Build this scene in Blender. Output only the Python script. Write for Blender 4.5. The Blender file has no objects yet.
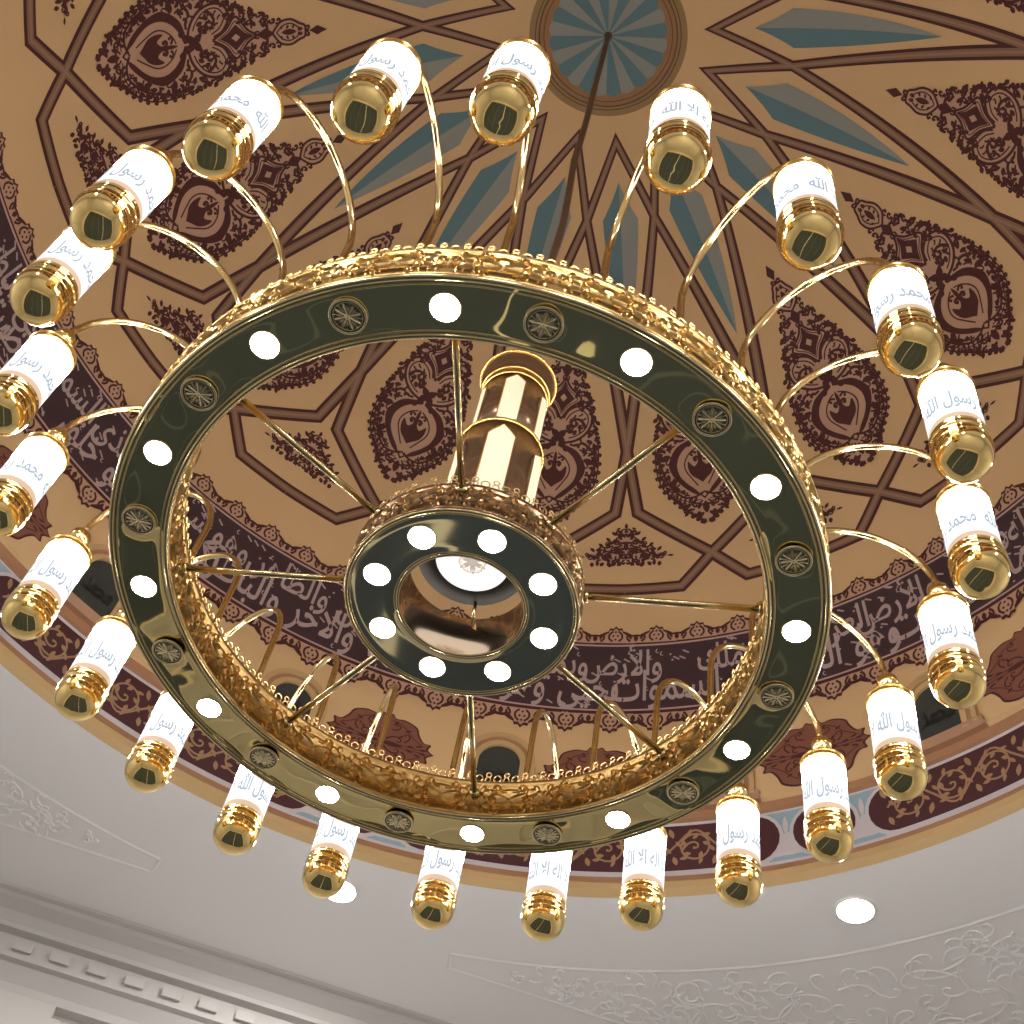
import bpy, bmesh, math, random
from mathutils import Vector, Matrix
PI = math.pi
SC = bpy.context.scene
COL = SC.collection
rnd = random.Random(7)

# ------------------------------------------------------------------ camera
cam_d = bpy.data.cameras.new('camera')
cam_d.sensor_fit = 'HORIZONTAL'; cam_d.sensor_width = 36.0
cam_d.lens = 36.0 * 1320.7011 / 1024.0
cam_d.clip_start = 0.05; cam_d.clip_end = 100
cam = bpy.data.objects.new('camera', cam_d); COL.objects.link(cam)
CR = [[-0.017764, 0.821530, 0.569888], [0.991361, -0.059612, 0.116836], [0.129957, 0.567040, -0.813374]]
CP = [2.514842, 0.604033, -3.065430]
cam.matrix_world = Matrix([CR[0] + [CP[0]], CR[1] + [CP[1]], CR[2] + [CP[2]], [0, 0, 0, 1]])
SC.camera = cam
# ------------------------------------------------------------------ world, exposure
W = bpy.data.worlds.new('world'); SC.world = W; W.use_nodes = True
W.node_tree.nodes['Background'].inputs[0].default_value = (.9, .85, .8, 1)
W.node_tree.nodes['Background'].inputs[1].default_value = 0.0
SC.view_settings.view_transform = 'Standard'; SC.view_settings.look = 'None'
SC.view_settings.gamma = 1; SC.view_settings.use_curve_mapping = False
SC.view_settings.exposure = 0.25
TUBE_E, SPOT_E, DOWN_E, PANEL_E, STRIP_E = 0.95, 60.0, 520.0, 0.56, 46.0
try:
    SC.cycles.max_bounces = 10; SC.cycles.diffuse_bounces = 6; SC.cycles.glossy_bounces = 6
    SC.cycles.sample_clamp_indirect = 4.0; SC.cycles.caustics_reflective = False
except Exception:
    pass

# ------------------------------------------------------------------ materials
def mat(name, col, rough=.6, metal=0., bump=None, noise=None, emit=None, spec=None):
    m = bpy.data.materials.new(name); m.use_nodes = True
    nt = m.node_tree; b = nt.nodes['Principled BSDF']
    b.inputs['Base Color'].default_value = (*col, 1); b.inputs['Roughness'].default_value = rough
    b.inputs['Metallic'].default_value = metal
    if spec is not None: b.inputs['Specular IOR Level'].default_value = spec
    if emit:
        b.inputs['Emission Color'].default_value = (*emit[0], 1); b.inputs['Emission Strength'].default_value = emit[1]
    tc = nt.nodes.new('ShaderNodeTexCoord')
    if noise:   # (scale, amount): gentle colour unevenness
        n = nt.nodes.new('ShaderNodeTexNoise'); n.inputs['Scale'].default_value = noise[0]; n.inputs['Detail'].default_value = 4
        nt.links.new(tc.outputs['Object'], n.inputs['Vector'])
        r = nt.nodes.new('ShaderNodeMapRange'); r.inputs['To Min'].default_value = 1 - noise[1]; r.inputs['To Max'].default_value = 1 + noise[1]
        nt.links.new(n.outputs['Fac'], r.inputs['Value'])
        mx = nt.nodes.new('ShaderNodeVectorMath'); mx.operation = 'SCALE'; mx.inputs[0].default_value = col
        nt.links.new(r.outputs[0], mx.inputs['Scale']); nt.links.new(mx.outputs[0], b.inputs['Base Color'])
    if bump:    # (scale, strength, distance)
        n = nt.nodes.new('ShaderNodeTexNoise'); n.inputs['Scale'].default_value = bump[0]; n.inputs['Detail'].default_value = bump[3] if len(bump) > 3 else 2
        nt.links.new(tc.outputs['Object'], n.inputs['Vector'])
        bp = nt.nodes.new('ShaderNodeBump'); bp.inputs['Strength'].default_value = bump[1]; bp.inputs['Distance'].default_value = bump[2]
        nt.links.new(n.outputs['Fac'], bp.inputs['Height']); nt.links.new(bp.outputs[0], b.inputs['Normal'])
    return m

M = {}
M['tan'] = mat('dome_tan_paint', (.74, .50, .262), .75, noise=(1.3, .07))
M['maroon'] = mat('maroon_paint', (.085, .022, .022), .7)
M['strap'] = mat('brown_strap_paint', (.28, .16, .10), .7)
M['strapc'] = mat('light_strap_paint', (.36, .21, .135), .7)
M['mauve'] = mat('mauve_tan_paint', (.60, .37, .25), .75)
M['teal'] = mat('teal_paint', (.12, .23, .27), .7)
M['greyblue'] = mat('grey_blue_paint', (.30, .32, .30), .7)
M['ring1'] = mat('ring_brown_paint', (.36, .19, .08), .6)
M['ring2'] = mat('ring_dark_paint', (.13, .06, .035), .6)
M['ring3'] = mat('ring_olive_paint', (.33, .21, .08), .6)
M['insbg'] = mat('inscription_ground', (.062, .032, .040), .6)
M['insfg'] = mat('inscription_letters', (.52, .40, .39), .6)
M['pink'] = mat('pink_line_paint', (.58, .40, .38), .6)
M['rust'] = mat('rust_paint', (.26, .10, .065), .7)
M['bandbg'] = mat('band_maroon_paint', (.075, .022, .028), .6)
M['scroll'] = mat('band_scroll_paint', (.40, .24, .13), .6)
M['sky'] = mat('pale_blue_paint', (.33, .46, .55), .7)
M['white'] = mat('pale_lilac_paint', (.66, .60, .63), .7)
M['mould'] = mat('brown_moulding_paint', (.42, .22, .12), .6)
M['rim'] = mat('ochre_rim_paint', (.62, .42, .20), .6)
M['ceil'] = mat('white_ceiling_paint', (.88, .86, .86), .85, noise=(.6, .02))
M['gold'] = mat('polished_gold', (.98, .74, .31), .06, 1.)
M['gold2'] = mat('satin_gold', (.86, .56, .20), .26, 1.)
M['arm'] = mat('arm_brass', (.86, .66, .33), .14, 1.)
M['emboss'] = mat('embossed_gold', (.50, .33, .13), .36, 1., bump=(60, .35, .004, 4))
M['embossr'] = mat('embossed_relief_gold', (.66, .44, .175), .28, 1.)
M['mirror'] = mat('mirror_brass', (.80, .67, .33), .04, 1.)
M['hubmir'] = mat('hub_mirror_brass', (.74, .66, .44), .05, 1.)
M['edge'] = mat('edge_brass', (.70, .57, .31), .2, 1.)
M['rosette'] = mat('rosette_brass', (.88, .77, .50), .25, 1.)
M['rosdark'] = mat('rosette_recess', (.20, .175, .11), .35, .9)
M['bronze'] = mat('brown_bronze', (.29, .185, .115), .22, .85)
M['peach'] = mat('peach_frosted_band', (.05, .04, .03), .6, emit=((1., .70, .48), .64), spec=.1)
M['glass'] = mat('lit_white_glass', (.06, .06, .06), .5, emit=((1., .985, .965), TUBE_E))
M['glasshot'] = mat('lit_white_glass_boosted', (.06, .06, .06), .5, emit=((1., .97, .93), 34.0))  # glow raised above the lettered part of the glass to light the hall
M['letter'] = mat('grey_letters_on_lit_glass', (.04, .045, .05), .7, emit=((.50, .60, .72), .66), spec=.1)
M['panel'] = mat('lit_cream_panel', (.30, .28, .20), .4, emit=((1., .90, .62), PANEL_E))
M['strip'] = mat('added_strip_glow', (1, 1, 1), .3, emit=((1., .93, .84), STRIP_E))  # glow of the added fill strip on the ring top
M['lace'] = mat('lace_gold', (.54, .36, .15), .32, 1.)
M['cornice'] = mat('cornice_plaster', (.56, .535, .52), .85)
M['spot'] = mat('lit_led_lens', (1, 1, 1), .3, emit=((1., .99, .97), SPOT_E))
M['down'] = mat('lit_downlight_lens', (1, 1, 1), .3, emit=((1., .97, .93), DOWN_E))
M['disc'] = mat('lit_white_disc', (.9, .9, .9), .3, emit=((1., .98, .96), .85))
M['discp'] = mat('disc_pattern_grey', (.5, .45, .4), .3, emit=((.7, .6, .5), .6))
M['cable'] = mat('brown_cable_sleeve', (.21, .125, .08), .5, .3)
M['nicheg'] = mat('dark_niche_panel', (.055, .062, .06), .25)
M['nichet'] = mat('niche_lettering', (.012, .016, .018), .3)
M['wall'] = mat('wall_paint', (.57, .54, .51), .85)
M['stone'] = mat('pale_floor_stone', (.62, .55, .44), .3, noise=(2, .1))
M['dark'] = mat('dark_flange', (.02, .016, .015), .5, .0)
M['tubein'] = mat('tube_inside_brass', (.62, .47, .33), .12, 1.)

# carpet: dark green with pale row lines
mc = bpy.data.materials.new('green_prayer_carpet'); mc.use_nodes = True; nt = mc.node_tree; bs = nt.nodes['Principled BSDF']
bs.inputs['Roughness'].default_value = .95
tc = nt.nodes.new('ShaderNodeTexCoord'); sx = nt.nodes.new('ShaderNodeSeparateXYZ'); nt.links.new(tc.outputs['Object'], sx.inputs[0])
m1 = nt.nodes.new('ShaderNodeMath'); m1.operation = 'PINGPONG'; m1.inputs[1].default_value = .62
nt.links.new(sx.outputs['Y'], m1.inputs[0])
m2 = nt.nodes.new('ShaderNodeMath'); m2.operation = 'LESS_THAN'; m2.inputs[1].default_value = .055; nt.links.new(m1.outputs[0], m2.inputs[0])
m3 = nt.nodes.new('ShaderNodeMath'); m3.operation = 'ABSOLUTE'; nt.links.new(sx.outputs['Y'], m3.inputs[0])
m4 = nt.nodes.new('ShaderNodeMath'); m4.operation = 'LESS_THAN'; m4.inputs[1].default_value = .055; nt.links.new(m3.outputs[0], m4.inputs[0])
mxa = nt.nodes.new('ShaderNodeMix'); mxa.data_type = 'RGBA'; mxa.inputs[6].default_value = (.034, .048, .068, 1); mxa.inputs[7].default_value = (.07, .09, .10, 1)
nt.links.new(m2.outputs[0], mxa.inputs[0])
mxb = nt.nodes.new('ShaderNodeMix'); mxb.data_type = 'RGBA'; mxb.inputs[7].default_value = (.62, .60, .50, 1)
nt.links.new(m4.outputs[0], mxb.inputs[0]); nt.links.new(mxa.outputs[2], mxb.inputs[6]); nt.links.new(mxb.outputs[2], bs.inputs['Base Color'])
M['carpet'] = mc

# ------------------------------------------------------------------ object helpers
def link(name, me, parent=None):
    o = bpy.data.objects.new(name, me); COL.objects.link(o)
    if parent: o.parent = parent
    return o
def empty(name, parent=None, loc=(0, 0, 0), rz=0):
    o = bpy.data.objects.new(name, None); COL.objects.link(o); o.location = loc; o.rotation_euler = (0, 0, rz)
    o.empty_display_size = .05
    if parent: o.parent = parent
    return o
def tag(o, label=None, cat=None, group=None, kind=None):
    if label: o['label'] = label
    if cat: o['category'] = cat
    if group: o['group'] = group
    if kind: o['kind'] = kind
    return o
class MB:
    """collects vertices and faces of one mesh"""
    def __init__(s): s.v = []; s.f = []; s.m = []; s.mats = []; s.sm = []
    def mi(s, k):
        if k not in s.mats: s.mats.append(k)
        return s.mats.index(k)
    def add(s, vs, fs, k, smooth=False):
        b = len(s.v); i = s.mi(k); s.v.extend([tuple(x) for x in vs])
        for f in fs: s.f.append([b + q for q in f]); s.m.append(i); s.sm.append(smooth)
    def mesh(s, name):
        me = bpy.data.meshes.new(name); me.from_pydata(s.v, [], s.f)
        for k in s.mats: me.materials.append(M[k])
        me.polygons.foreach_set('material_index', s.m); me.polygons.foreach_set('use_smooth', s.sm); me.update()
        return me
    def build(s, name, parent=None): return link(name, s.mesh(name), parent)
    def box(s, c, d, k, rz=0):
        R = Matrix.Rotation(rz, 3, 'Z'); c = Vector(c)
        vs = [c + R @ Vector((x * d[0] / 2, y * d[1] / 2, z * d[2] / 2)) for x in (-1, 1) for y in (-1, 1) for z in (-1, 1)]
        s.add(vs, [(0, 1, 3, 2), (4, 6, 7, 5), (0, 4, 5, 1), (2, 3, 7, 6), (0, 2, 6, 4), (1, 5, 7, 3)], k)
    def lathe(s, prof, k, n=48, c=(0, 0, 0), smooth=True, closed=False, split=None):
        """prof: list of (r,z); closed profile makes a ring"""
        vs = []; m = len(prof)
        for i in range(n):
            a = 2 * PI * i / n
            for r, z in prof: vs.append((c[0] + r * math.cos(a), c[1] + r * math.sin(a), c[2] + z))
        fs = []
        for i in range(n):
            j = (i + 1) % n
            for q in range(m if closed else m - 1):
                p = (q + 1) % m; fs.append((i * m + q, j * m + q, j * m + p, i * m + p))
        s.add(vs, fs, k, smooth)
    def tube(s, pts, r, k, n=10, caps=True, smooth=True):
        pts = [Vector(p) for p in pts]; L = len(pts); vs = []
        up = Vector((0, 0, 1)) if abs((pts[1] - pts[0]).normalized().z) < .9 else Vector((1, 0, 0))
        x = None
        for i, p in enumerate(pts):
            t = (pts[min(i + 1, L - 1)] - pts[max(i - 1, 0)]).normalized()
            x = (up - t * up.dot(t)).normalized() if x is None else (x - t * x.dot(t)).normalized()
            y = t.cross(x); rr = r(i / (L - 1)) if callable(r) else r
            for q in range(n):
                a = 2 * PI * q / n; vs.append(p + x * math.cos(a) * rr + y * math.sin(a) * rr)
        fs = [(i * n + q, i * n + (q + 1) % n, (i + 1) * n + (q + 1) % n, (i + 1) * n + q) for i in range(L - 1) for q in range(n)]
        if caps: fs += [tuple(range(n))[::-1], tuple(range((L - 1) * n, L * n))]
        s.add(vs, fs, k, smooth)
    def ball(s, c, r, k, n=20, m=12, sz=1.):
        s.lathe([(r * math.sin(PI * q / m) + 1e-5, r * sz * math.cos(PI * q / m)) for q in range(m + 1)][::-1], k, n, c)

# ------------------------------------------------------------------ flat drawing: pieces are (verts2d, faces, matkey, layer)
def cr(pts, n=6):
    """smooth curve through points"""
    if len(pts) < 3: return [tuple(p) for p in pts]
    out = []; P = [pts[0]] + list(pts) + [pts[-1]]
    for i in range(1, len(P) - 2):
        a, b, c, d = P[i - 1], P[i], P[i + 1], P[i + 2]
        for q in range(n):
            t = q / n
            out.append(tuple(.5 * (2 * b[j] + (c[j] - a[j]) * t + (2 * a[j] - 5 * b[j] + 4 * c[j] - d[j]) * t * t + (3 * b[j] - a[j] - 3 * c[j] + d[j]) * t ** 3) for j in (0, 1)))
    out.append(tuple(pts[-1])); return out
class Draw:
    def __init__(s): s.p = []
    def stroke(s, pts, w, k='maroon', lay=1, closed=False, ridge=False):
        L = len(pts)
        if L < 2: return
        vs = []; fs = []
        for i, p in enumerate(pts):
            a = pts[(i - 1) % L] if closed or i else pts[0]; b = pts[(i + 1) % L] if closed or i < L - 1 else pts[-1]
            tx, ty = b[0] - a[0], b[1] - a[1]; l = math.hypot(tx, ty) or 1e-9; nx, ny = -ty / l, tx / l
            ww = (w(i / (L - 1)) if callable(w) else w) / 2
            if ridge: vs += [(p[0] + nx * ww, p[1] + ny * ww, 0), (p[0], p[1], 1), (p[0] - nx * ww, p[1] - ny * ww, 0)]
            else: vs += [(p[0] + nx * ww, p[1] + ny * ww, 0), (p[0] - nx * ww, p[1] - ny * ww, 0)]
        st = 3 if ridge else 2
        for i in range(L if closed else L - 1):
            j = (i + 1) % L
            for q in range(st - 1): fs.append((i * st + q, i * st + q + 1, j * st + q + 1, j * st + q))
        s.p.append((vs, fs, k, lay))
    def poly(s, pts, k='maroon', lay=1):
        """filled outline, star-shaped about its centroid or triangulated"""
        s.p.append(([(x, y, 0) for x, y in pts], None, k, lay))
    def curl(s, x, y, ang, ln, turn, w, k='maroon', lay=1, ridge=False, end=True, n=9):
        """hook starting at x,y heading ang, bending ever tighter by turn radians in all"""
        pts = [(x, y)]; h = ang; st = ln / n; tot = sum((q + 1) for q in range(n))
        for q in range(n):
            h += turn * (q + 1) / tot; x += math.cos(h) * st; y += math.sin(h) * st; pts.append((x, y))
            st = st * .93
        s.stroke(pts, lambda t: w * (1.0 - .35 * t), k, lay, ridge=ridge)
        if end and not ridge: s.disc(x, y, w * .62, k, lay, 6)
        return pts
    def disc(s, x, y, r, k='maroon', lay=1, n=8, ry=None):
        ry = ry or r; s.p.append(([(x + r * math.cos(2 * PI * q / n), y + ry * math.sin(2 * PI * q / n), 0) for q in range(n)], [tuple(range(n))], k, lay))
    def leaf(s, x, y, ang, ln, wd, k='maroon', lay=1, bend=0.):
        c, n = [], 6
        for q in range(n + 1): t = q / n; c.append((t * ln, bend * math.sin(t * PI / 2) ** 2 * ln, wd / 2 * math.sin(PI * t) ** .8 if 0 < t < 1 else 0))
        up = [(a, b + h) for a, b, h in c]; dn = [(a, b - h) for a, b, h in c[1:-1]][::-1]
        ca, sa = math.cos(ang), math.sin(ang); v = [(x + a * ca - b * sa, y + a * sa + b * ca, 0) for a, b in up + dn]
        N = len(v); fs = [(i, i + 1, N - 1 - i) if i == 0 else (i, i + 1, N - 1 - i, N - i) for i in range(n - 1)] + [(n - 1, n, n + 1)]
        s.p.append((v, fs, k, lay))
    def mirrored(s, f):
        """draw f() twice, the second time mirrored in x"""
        a = len(s.p); f(); b = len(s.p)
        for vs, fs, k, l in s.p[a:b]:
            s.p.append(([(-x, y, z) for x, y, z in vs], None if fs is None else [tuple(reversed(q)) for q in fs], k, l))
def refine(vs, fs, lim):
    """triangulate an outline or faces and split edges longer than lim"""
    bm = bmesh.new(); bv = [bm.verts.new(v) for v in vs]
    if fs is None: 
        ed = [bm.edges.new((bv[i], bv[(i + 1) % len(bv)])) for i in range(len(bv))]
        bmesh.ops.triangle_fill(bm, edges=ed, use_beauty=True)
    else:
        for f in fs:
            try: bm.faces.new([bv[i] for i in f])
            except ValueError: pass
    for _ in range(7):
        ed = [e for e in bm.edges if e.calc_length() > lim]
        if not ed: break
        bmesh.ops.subdivide_edges(bm, edges=ed, cuts=1)
        bmesh.ops.triangulate(bm, faces=[f for f in bm.faces if len(f.verts) > 3])
    bm.verts.index_update()
    v = [tuple(x.co) for x in bm.verts]; f = [tuple(x.index for x in q.verts) for q in bm.faces]
    bm.free(); return v, f
def bake(draw, lim):
    """refined pieces, ready to be mapped many times"""
    out = []
    for vs, fs, k, l in draw.p:
        if fs is None or lim: 
            if fs is None or any(math.dist(vs[f[0]][:2], vs[f[len(f) // 2]][:2]) > lim for f in fs): vs, fs = refine(vs, fs, lim or 1e9)
        out.append((vs, fs, k, l))
    return out
def place(mb, baked, mp, smooth=False):
    for vs, fs, k, l in baked: mb.add([mp(x, y, l, z) for x, y, z in vs], fs, k, smooth)

# ------------------------------------------------------------------ Arabic lettering (joined forms written out, laid right to left)
AR = {'ا': (0xFE8D, 0), 'أ': (0xFE83, 0), 'د': (0xFEA9, 0), 'ذ': (0xFEAB, 0), 'ر': (0xFEAD, 0), 'ز': (0xFEAF, 0), 'و': (0xFEED, 0), 'ة': (0xFE93, 0), 'ى': (0xFEEF, 0),
      'ب': (0xFE8F, 1), 'ت': (0xFE95, 1), 'ث': (0xFE99, 1), 'ج': (0xFE9D, 1), 'ح': (0xFEA1, 1), 'خ': (0xFEA5, 1), 'س': (0xFEB1, 1), 'ش': (0xFEB5, 1), 'ص': (0xFEB9, 1),
      'ض': (0xFEBD, 1), 'ط': (0xFEC1, 1), 'ظ': (0xFEC5, 1), 'ع': (0xFEC9, 1), 'غ': (0xFECD, 1), 'ف': (0xFED1, 1), 'ق': (0xFED5, 1), 'ك': (0xFED9, 1), 'ل': (0xFEDD, 1),
      'م': (0xFEE1, 1), 'ن': (0xFEE5, 1), 'ه': (0xFEE9, 1), 'ي': (0xFEF1, 1), 'ء': (0xFE80, 0)}
def shape(word):
    out = []; i = 0; prev = False
    while i < len(word):
        c = word[i]
        if c == 'ل' and i + 1 < len(word) and word[i + 1] in 'اأ':
            base = 0xFEFB if word[i + 1] == 'ا' else 0xFEF7
            out.append(chr(base + (1 if prev else 0))); prev = False; i += 2; continue
        code, dual = AR[c]; nxt = dual and i + 1 < len(word) and word[i + 1] != 'ء'
        if c == 'ء': out.append(chr(code)); prev = False; i += 1; continue
        out.append(chr(code + ((3 if prev else 2) if nxt else (1 if prev else 0)))); prev = bool(nxt); i += 1
    return ''.join(reversed(out))
_tc = {}
def text2d(s, bold=0.0, res=3):
    """flat text mesh -> verts, faces, width; font units, baseline at 0"""
    key = (s, bold)
    if key in _tc: return _tc[key]
    cu = bpy.data.curves.new('lettering', 'FONT'); cu.body = s; cu.resolution_u = res; cu.offset = bold
    o = bpy.data.objects.new('lettering', cu); COL.objects.link(o); bpy.context.view_layer.update()
    me = bpy.data.meshes.new_from_object(o.evaluated_get(bpy.context.evaluated_depsgraph_get()))
    v = [(x.co.x, x.co.y, 0) for x in me.vertices]; f = [tuple(p.vertices) for p in me.polygons]
    bpy.data.objects.remove(o); bpy.data.curves.remove(cu); bpy.data.meshes.remove(me)
    x0 = min(p[0] for p in v); v = [(p[0] - x0, p[1], 0) for p in v]; _tc[key] = (v, f, max(p[0] for p in v)); return _tc[key]

# ================================================================== THE SETTING: dome, drum, ceiling, walls, floor
RS, ZC = 3.38, 2.95
PROF = [(3.52, 1.80), (3.475, 1.83), (3.47, 1.87), (3.50, 1.90), (3.535, 1.905), (3.53, 1.96), (3.515, 2.02), (3.485, 2.24), (3.478, 2.30), (3.455, 2.31), (3.45, 2.36), (3.42, 2.37), (3.41, 2.5), (3.39, 2.8), (3.38, 2.95)]
def drum_r(z):
    for (r0, z0), (r1, z1) in zip(PROF, PROF[1:]):
        if z0 <= z <= z1: return r0 + (r1 - r0) * (z - z0) / (z1 - z0)
    return 3.38
def SP(az, pol, h=0.):
    a, p = math.radians(az), math.radians(pol); r = RS - h
    return (r * math.sin(p) * math.cos(a), r * math.sin(p) * math.sin(a), ZC + r * math.cos(p))
def DP(az, z, h=0.):
    a = math.radians(az); r = drum_r(z) - h; return (r * math.cos(a), r * math.sin(a), z)
LH = lambda l: .003 + .0028 * l
DEG = 180 / PI
dm = MB()
for q in range(len(PROF) - 1):
    zm = (PROF[q][1] + PROF[q + 1][1]) / 2
    k = 'rim' if zm < 1.902 else 'mould' if zm < 1.955 else 'white' if zm < 2.30 else 'mould' if zm < 2.365 else 'tan'
    dm.lathe([PROF[q], PROF[q + 1]], k, 240)
dm.lathe([(RS * math.sin(math.radians(p)) + (1e-4 if p == 0 else 0), ZC + RS * math.cos(math.radians(p))) for p in [90 - 1.5 * i for i in range(61)]], 'tan', 240)
PHM = [5.0 + 22.5 * i for i in range(16)]; PHT = [16.25 + 22.5 * i for i in range(16)]

# ---- painted strapwork
def path_sp(nodes, step=.8):
    out = []
    for (a0, p0), (a1, p1) in zip(nodes, nodes[1:]):
        A, B = Vector(SP(a0, p0)) - Vector((0, 0, ZC)), Vector(SP(a1, p1)) - Vector((0, 0, ZC))
        n = max(2, int((A - B).length / .09))
        for i in range(n): out.append((A.lerp(B, i / n).normalized(), i == 0))
    out.append(((Vector(SP(*nodes[-1])) - Vector((0, 0, ZC))).normalized(), True)); return out
def ribbon_sp(nodes, w, k, lay, closed=True):
    P = [p for p, _ in path_sp(nodes)]; P = P[:-1] if closed else P; L = len(P); vs = []
    for i, p in enumerate(P):
        a, b = (P[i - 1], P[(i + 1) % L]) if closed else (P[max(i - 1, 0)], P[min(i + 1, L - 1)])
        t1, t2 = (p - a), (b - p); t1 = t1.normalized() if t1.length > 1e-9 else t2.normalized(); t2 = t2.normalized() if t2.length > 1e-9 else t1
        t = (t1 + t2).normalized(); s = p.cross(t).normalized(); c = max(.3, t.dot(t1))
        pol = math.degrees(math.acos(max(-1, min(1, p.z)))); ww = (w(pol) if callable(w) else w) / 2 / c
        for sg in (1, -1):
            q = p + s * (sg * ww / RS); q.normalize(); q = q * (RS - LH(lay)); vs.append((q.x, q.y, q.z + ZC))
    dm.add(vs, [(2 * i, 2 * i + 1, (2 * i + 3) % (2 * L), (2 * i + 2) % (2 * L)) for i in range(L if closed else L - 1)], k)
def SW(p): return .058 + (.092 - .058) * max(0, min(1, (p - 13) / 30))
for t in PHT:   # kite cell about each tip, lower cell and medallion cell: closed loops that together make the interlace
    kite = [(t, 13.2), (t + 11.25, 21.9), (t + 22.5, 50.6)]
    if True:
        hn = [(11.25, 21.9), (22.5, 50.8), (24.1, 58.9), (33.75, 65.3), (37.9, 69.2), (45, 69.2)]
        nodes = [(t - x, y) for x, y in hn[::-1]] + [(t, 12.4)] + [(t + x, y) for x, y in hn]
        for k, f, l in (('maroon', 1.0, 0), ('strap', .52, 1), ('strapc', .18, 2)):
            ribbon_sp(nodes, lambda p, f=f: SW(p) * f, k, l, closed=False)
# ---- blue kites in the star points
for t in PHT:
    for sg, k in ((1, 'teal'), (-1, 'greyblue')):
        d = Draw(); d.poly([(0, 17.2), (sg * 5.9, 21.8), (0, 39.0)], k, 1); vs, fs, kk, l = bake(d, 1.2)[0]
        dm.add([SP(t + x, y, LH(1)) for x, y, z in vs], fs, kk)
# ---- fluted apex
N = 24
for i in range(N):
    a0, a1 = 360 / N * i, 360 / N * (i + 1); k = 'teal' if i % 2 else 'greyblue'
    vs = [SP(0, .01, LH(1))]; m = 6
    for q in range(m + 1): a = a0 + (a1 - a0) * q / m; vs.append(SP(a, 6.65 + .35 * math.sin(PI * q / m), LH(1)))
    mid = [SP(a0 + (a1 - a0) * q / m, 3.2, LH(1)) for q in range(m + 1)]
    b = len(vs); vs += mid
    dm.add(vs, [(0, b + q, b + q + 1) for q in range(m)] + [(b + q, 1 + q, 2 + q, b + q + 1) for q in range(m)], k)
    dm.add([SP(a0 - .5, .8, LH(2)), SP(a0 + .5, .8, LH(2)), SP(a0 + .35, 6.6, LH(2)), SP(a0 - .35, 6.6, LH(2))], [(0, 1, 2, 3)], 'teal')
def polring(p0, p1, k, lay, n=120):
    m = max(1, int((p1 - p0) / .8)); ps = [p0 + (p1 - p0) * q / m for q in range(m + 1)]; m += 1
    dm.add([SP(360 * i / n, p, LH(lay)) for i in range(n) for p in ps], [(m * i + q, m * i + q + 1, m * ((i + 1) % n) + q + 1, m * ((i + 1) % n) + q) for i in range(n) for q in range(m - 1)], k)
polring(6.3, 9.3, 'ring3', 0)
for i in range(1): polring(6.98, 7.5, 'ring1', 2); polring(7.5, 7.62, 'ring2', 2); polring(7.62, 8.05, 'ring1', 2); polring(8.05, 8.2, 'ring2', 2); polring(8.2, 8.5, 'ring3', 2); polring(8.5, 8.62, 'ring2', 2)
for p, rr in ((7.25, .012), (7.85, .014), (8.35, .012)):   # raised plaster beads round the rose
    pr = [(RS * math.sin(math.radians(p)) + rr * math.cos(q * PI / 4), ZC + RS * math.cos(math.radians(p)) + rr * math.sin(q * PI / 4)) for q in range(8)]
    dm.lathe(pr, 'ring1' if p != 8.35 else 'ring3', 120, closed=True)

# ---- arabesque medallion (x across, y 0..100 from tip to foot)
md = Draw()
PER = [(6, .8), (9, 3.4), (15, 5.6), (21, 4.2), (24, 5.6), (30, 8.4), (38, 11.3), (46, 14.0), (54, 16.6), (62, 18.6), (70, 19.4), (78, 18.6), (84, 15.6), (89, 11.5), (94, 7.2), (99.5, .6)]
per = cr([(w, y) for y, w in PER], 4)
md.poly([(x * .97, y) for x, y in per] + [(-x * .97, y) for x, y in per[::-1]], 'mauve', 0)
md.poly([(0, -1), (1.9, 3.2), (0, 6.6), (-1.9, 3.2)], 'maroon', 1)
md.disc(0, 7.6, .9); md.disc(0, 25, 1.5); md.poly([(0, 21.5), (2.4, 25.2), (0, 29.5), (-2.4, 25.2)], 'maroon', 1)
md.leaf(0, 12, PI / 2, 6.5, 2.4)
md.poly([(0, 31.2), (1.6, 34.5), (5.0, 38.2), (1.9, 41.6), (0, 45), (-1.9, 41.6), (-5.0, 38.2), (-1.6, 34.5)], 'maroon', 1)
md.poly([(0, 36.3), (1.5, 38.2), (0, 40.1), (-1.5, 38.2)], 'mauve', 2)
for a in range(4): md.leaf(0, 56.3, PI / 4 + a * PI / 2, 5.2, 2.3)
for a in range(4): md.curl(0, 56.3, a * PI / 2, 5.5, 2.2, .9); md.curl(0, 56.3, a * PI / 2, 5.5, -2.2, .9)
md.poly([(-1.9, 86.2), (0, 84.2), (1.9, 86.2), (0, 88.2)], 'maroon', 1); md.poly([(-1, 86.2), (0, 85.2), (1, 86.2), (0, 87.2)], 'mauve', 2)
md.leaf(0, 89, PI / 2, 6, 3.0); md.leaf(0, 71, -PI / 2, 8, 1.6)
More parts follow.
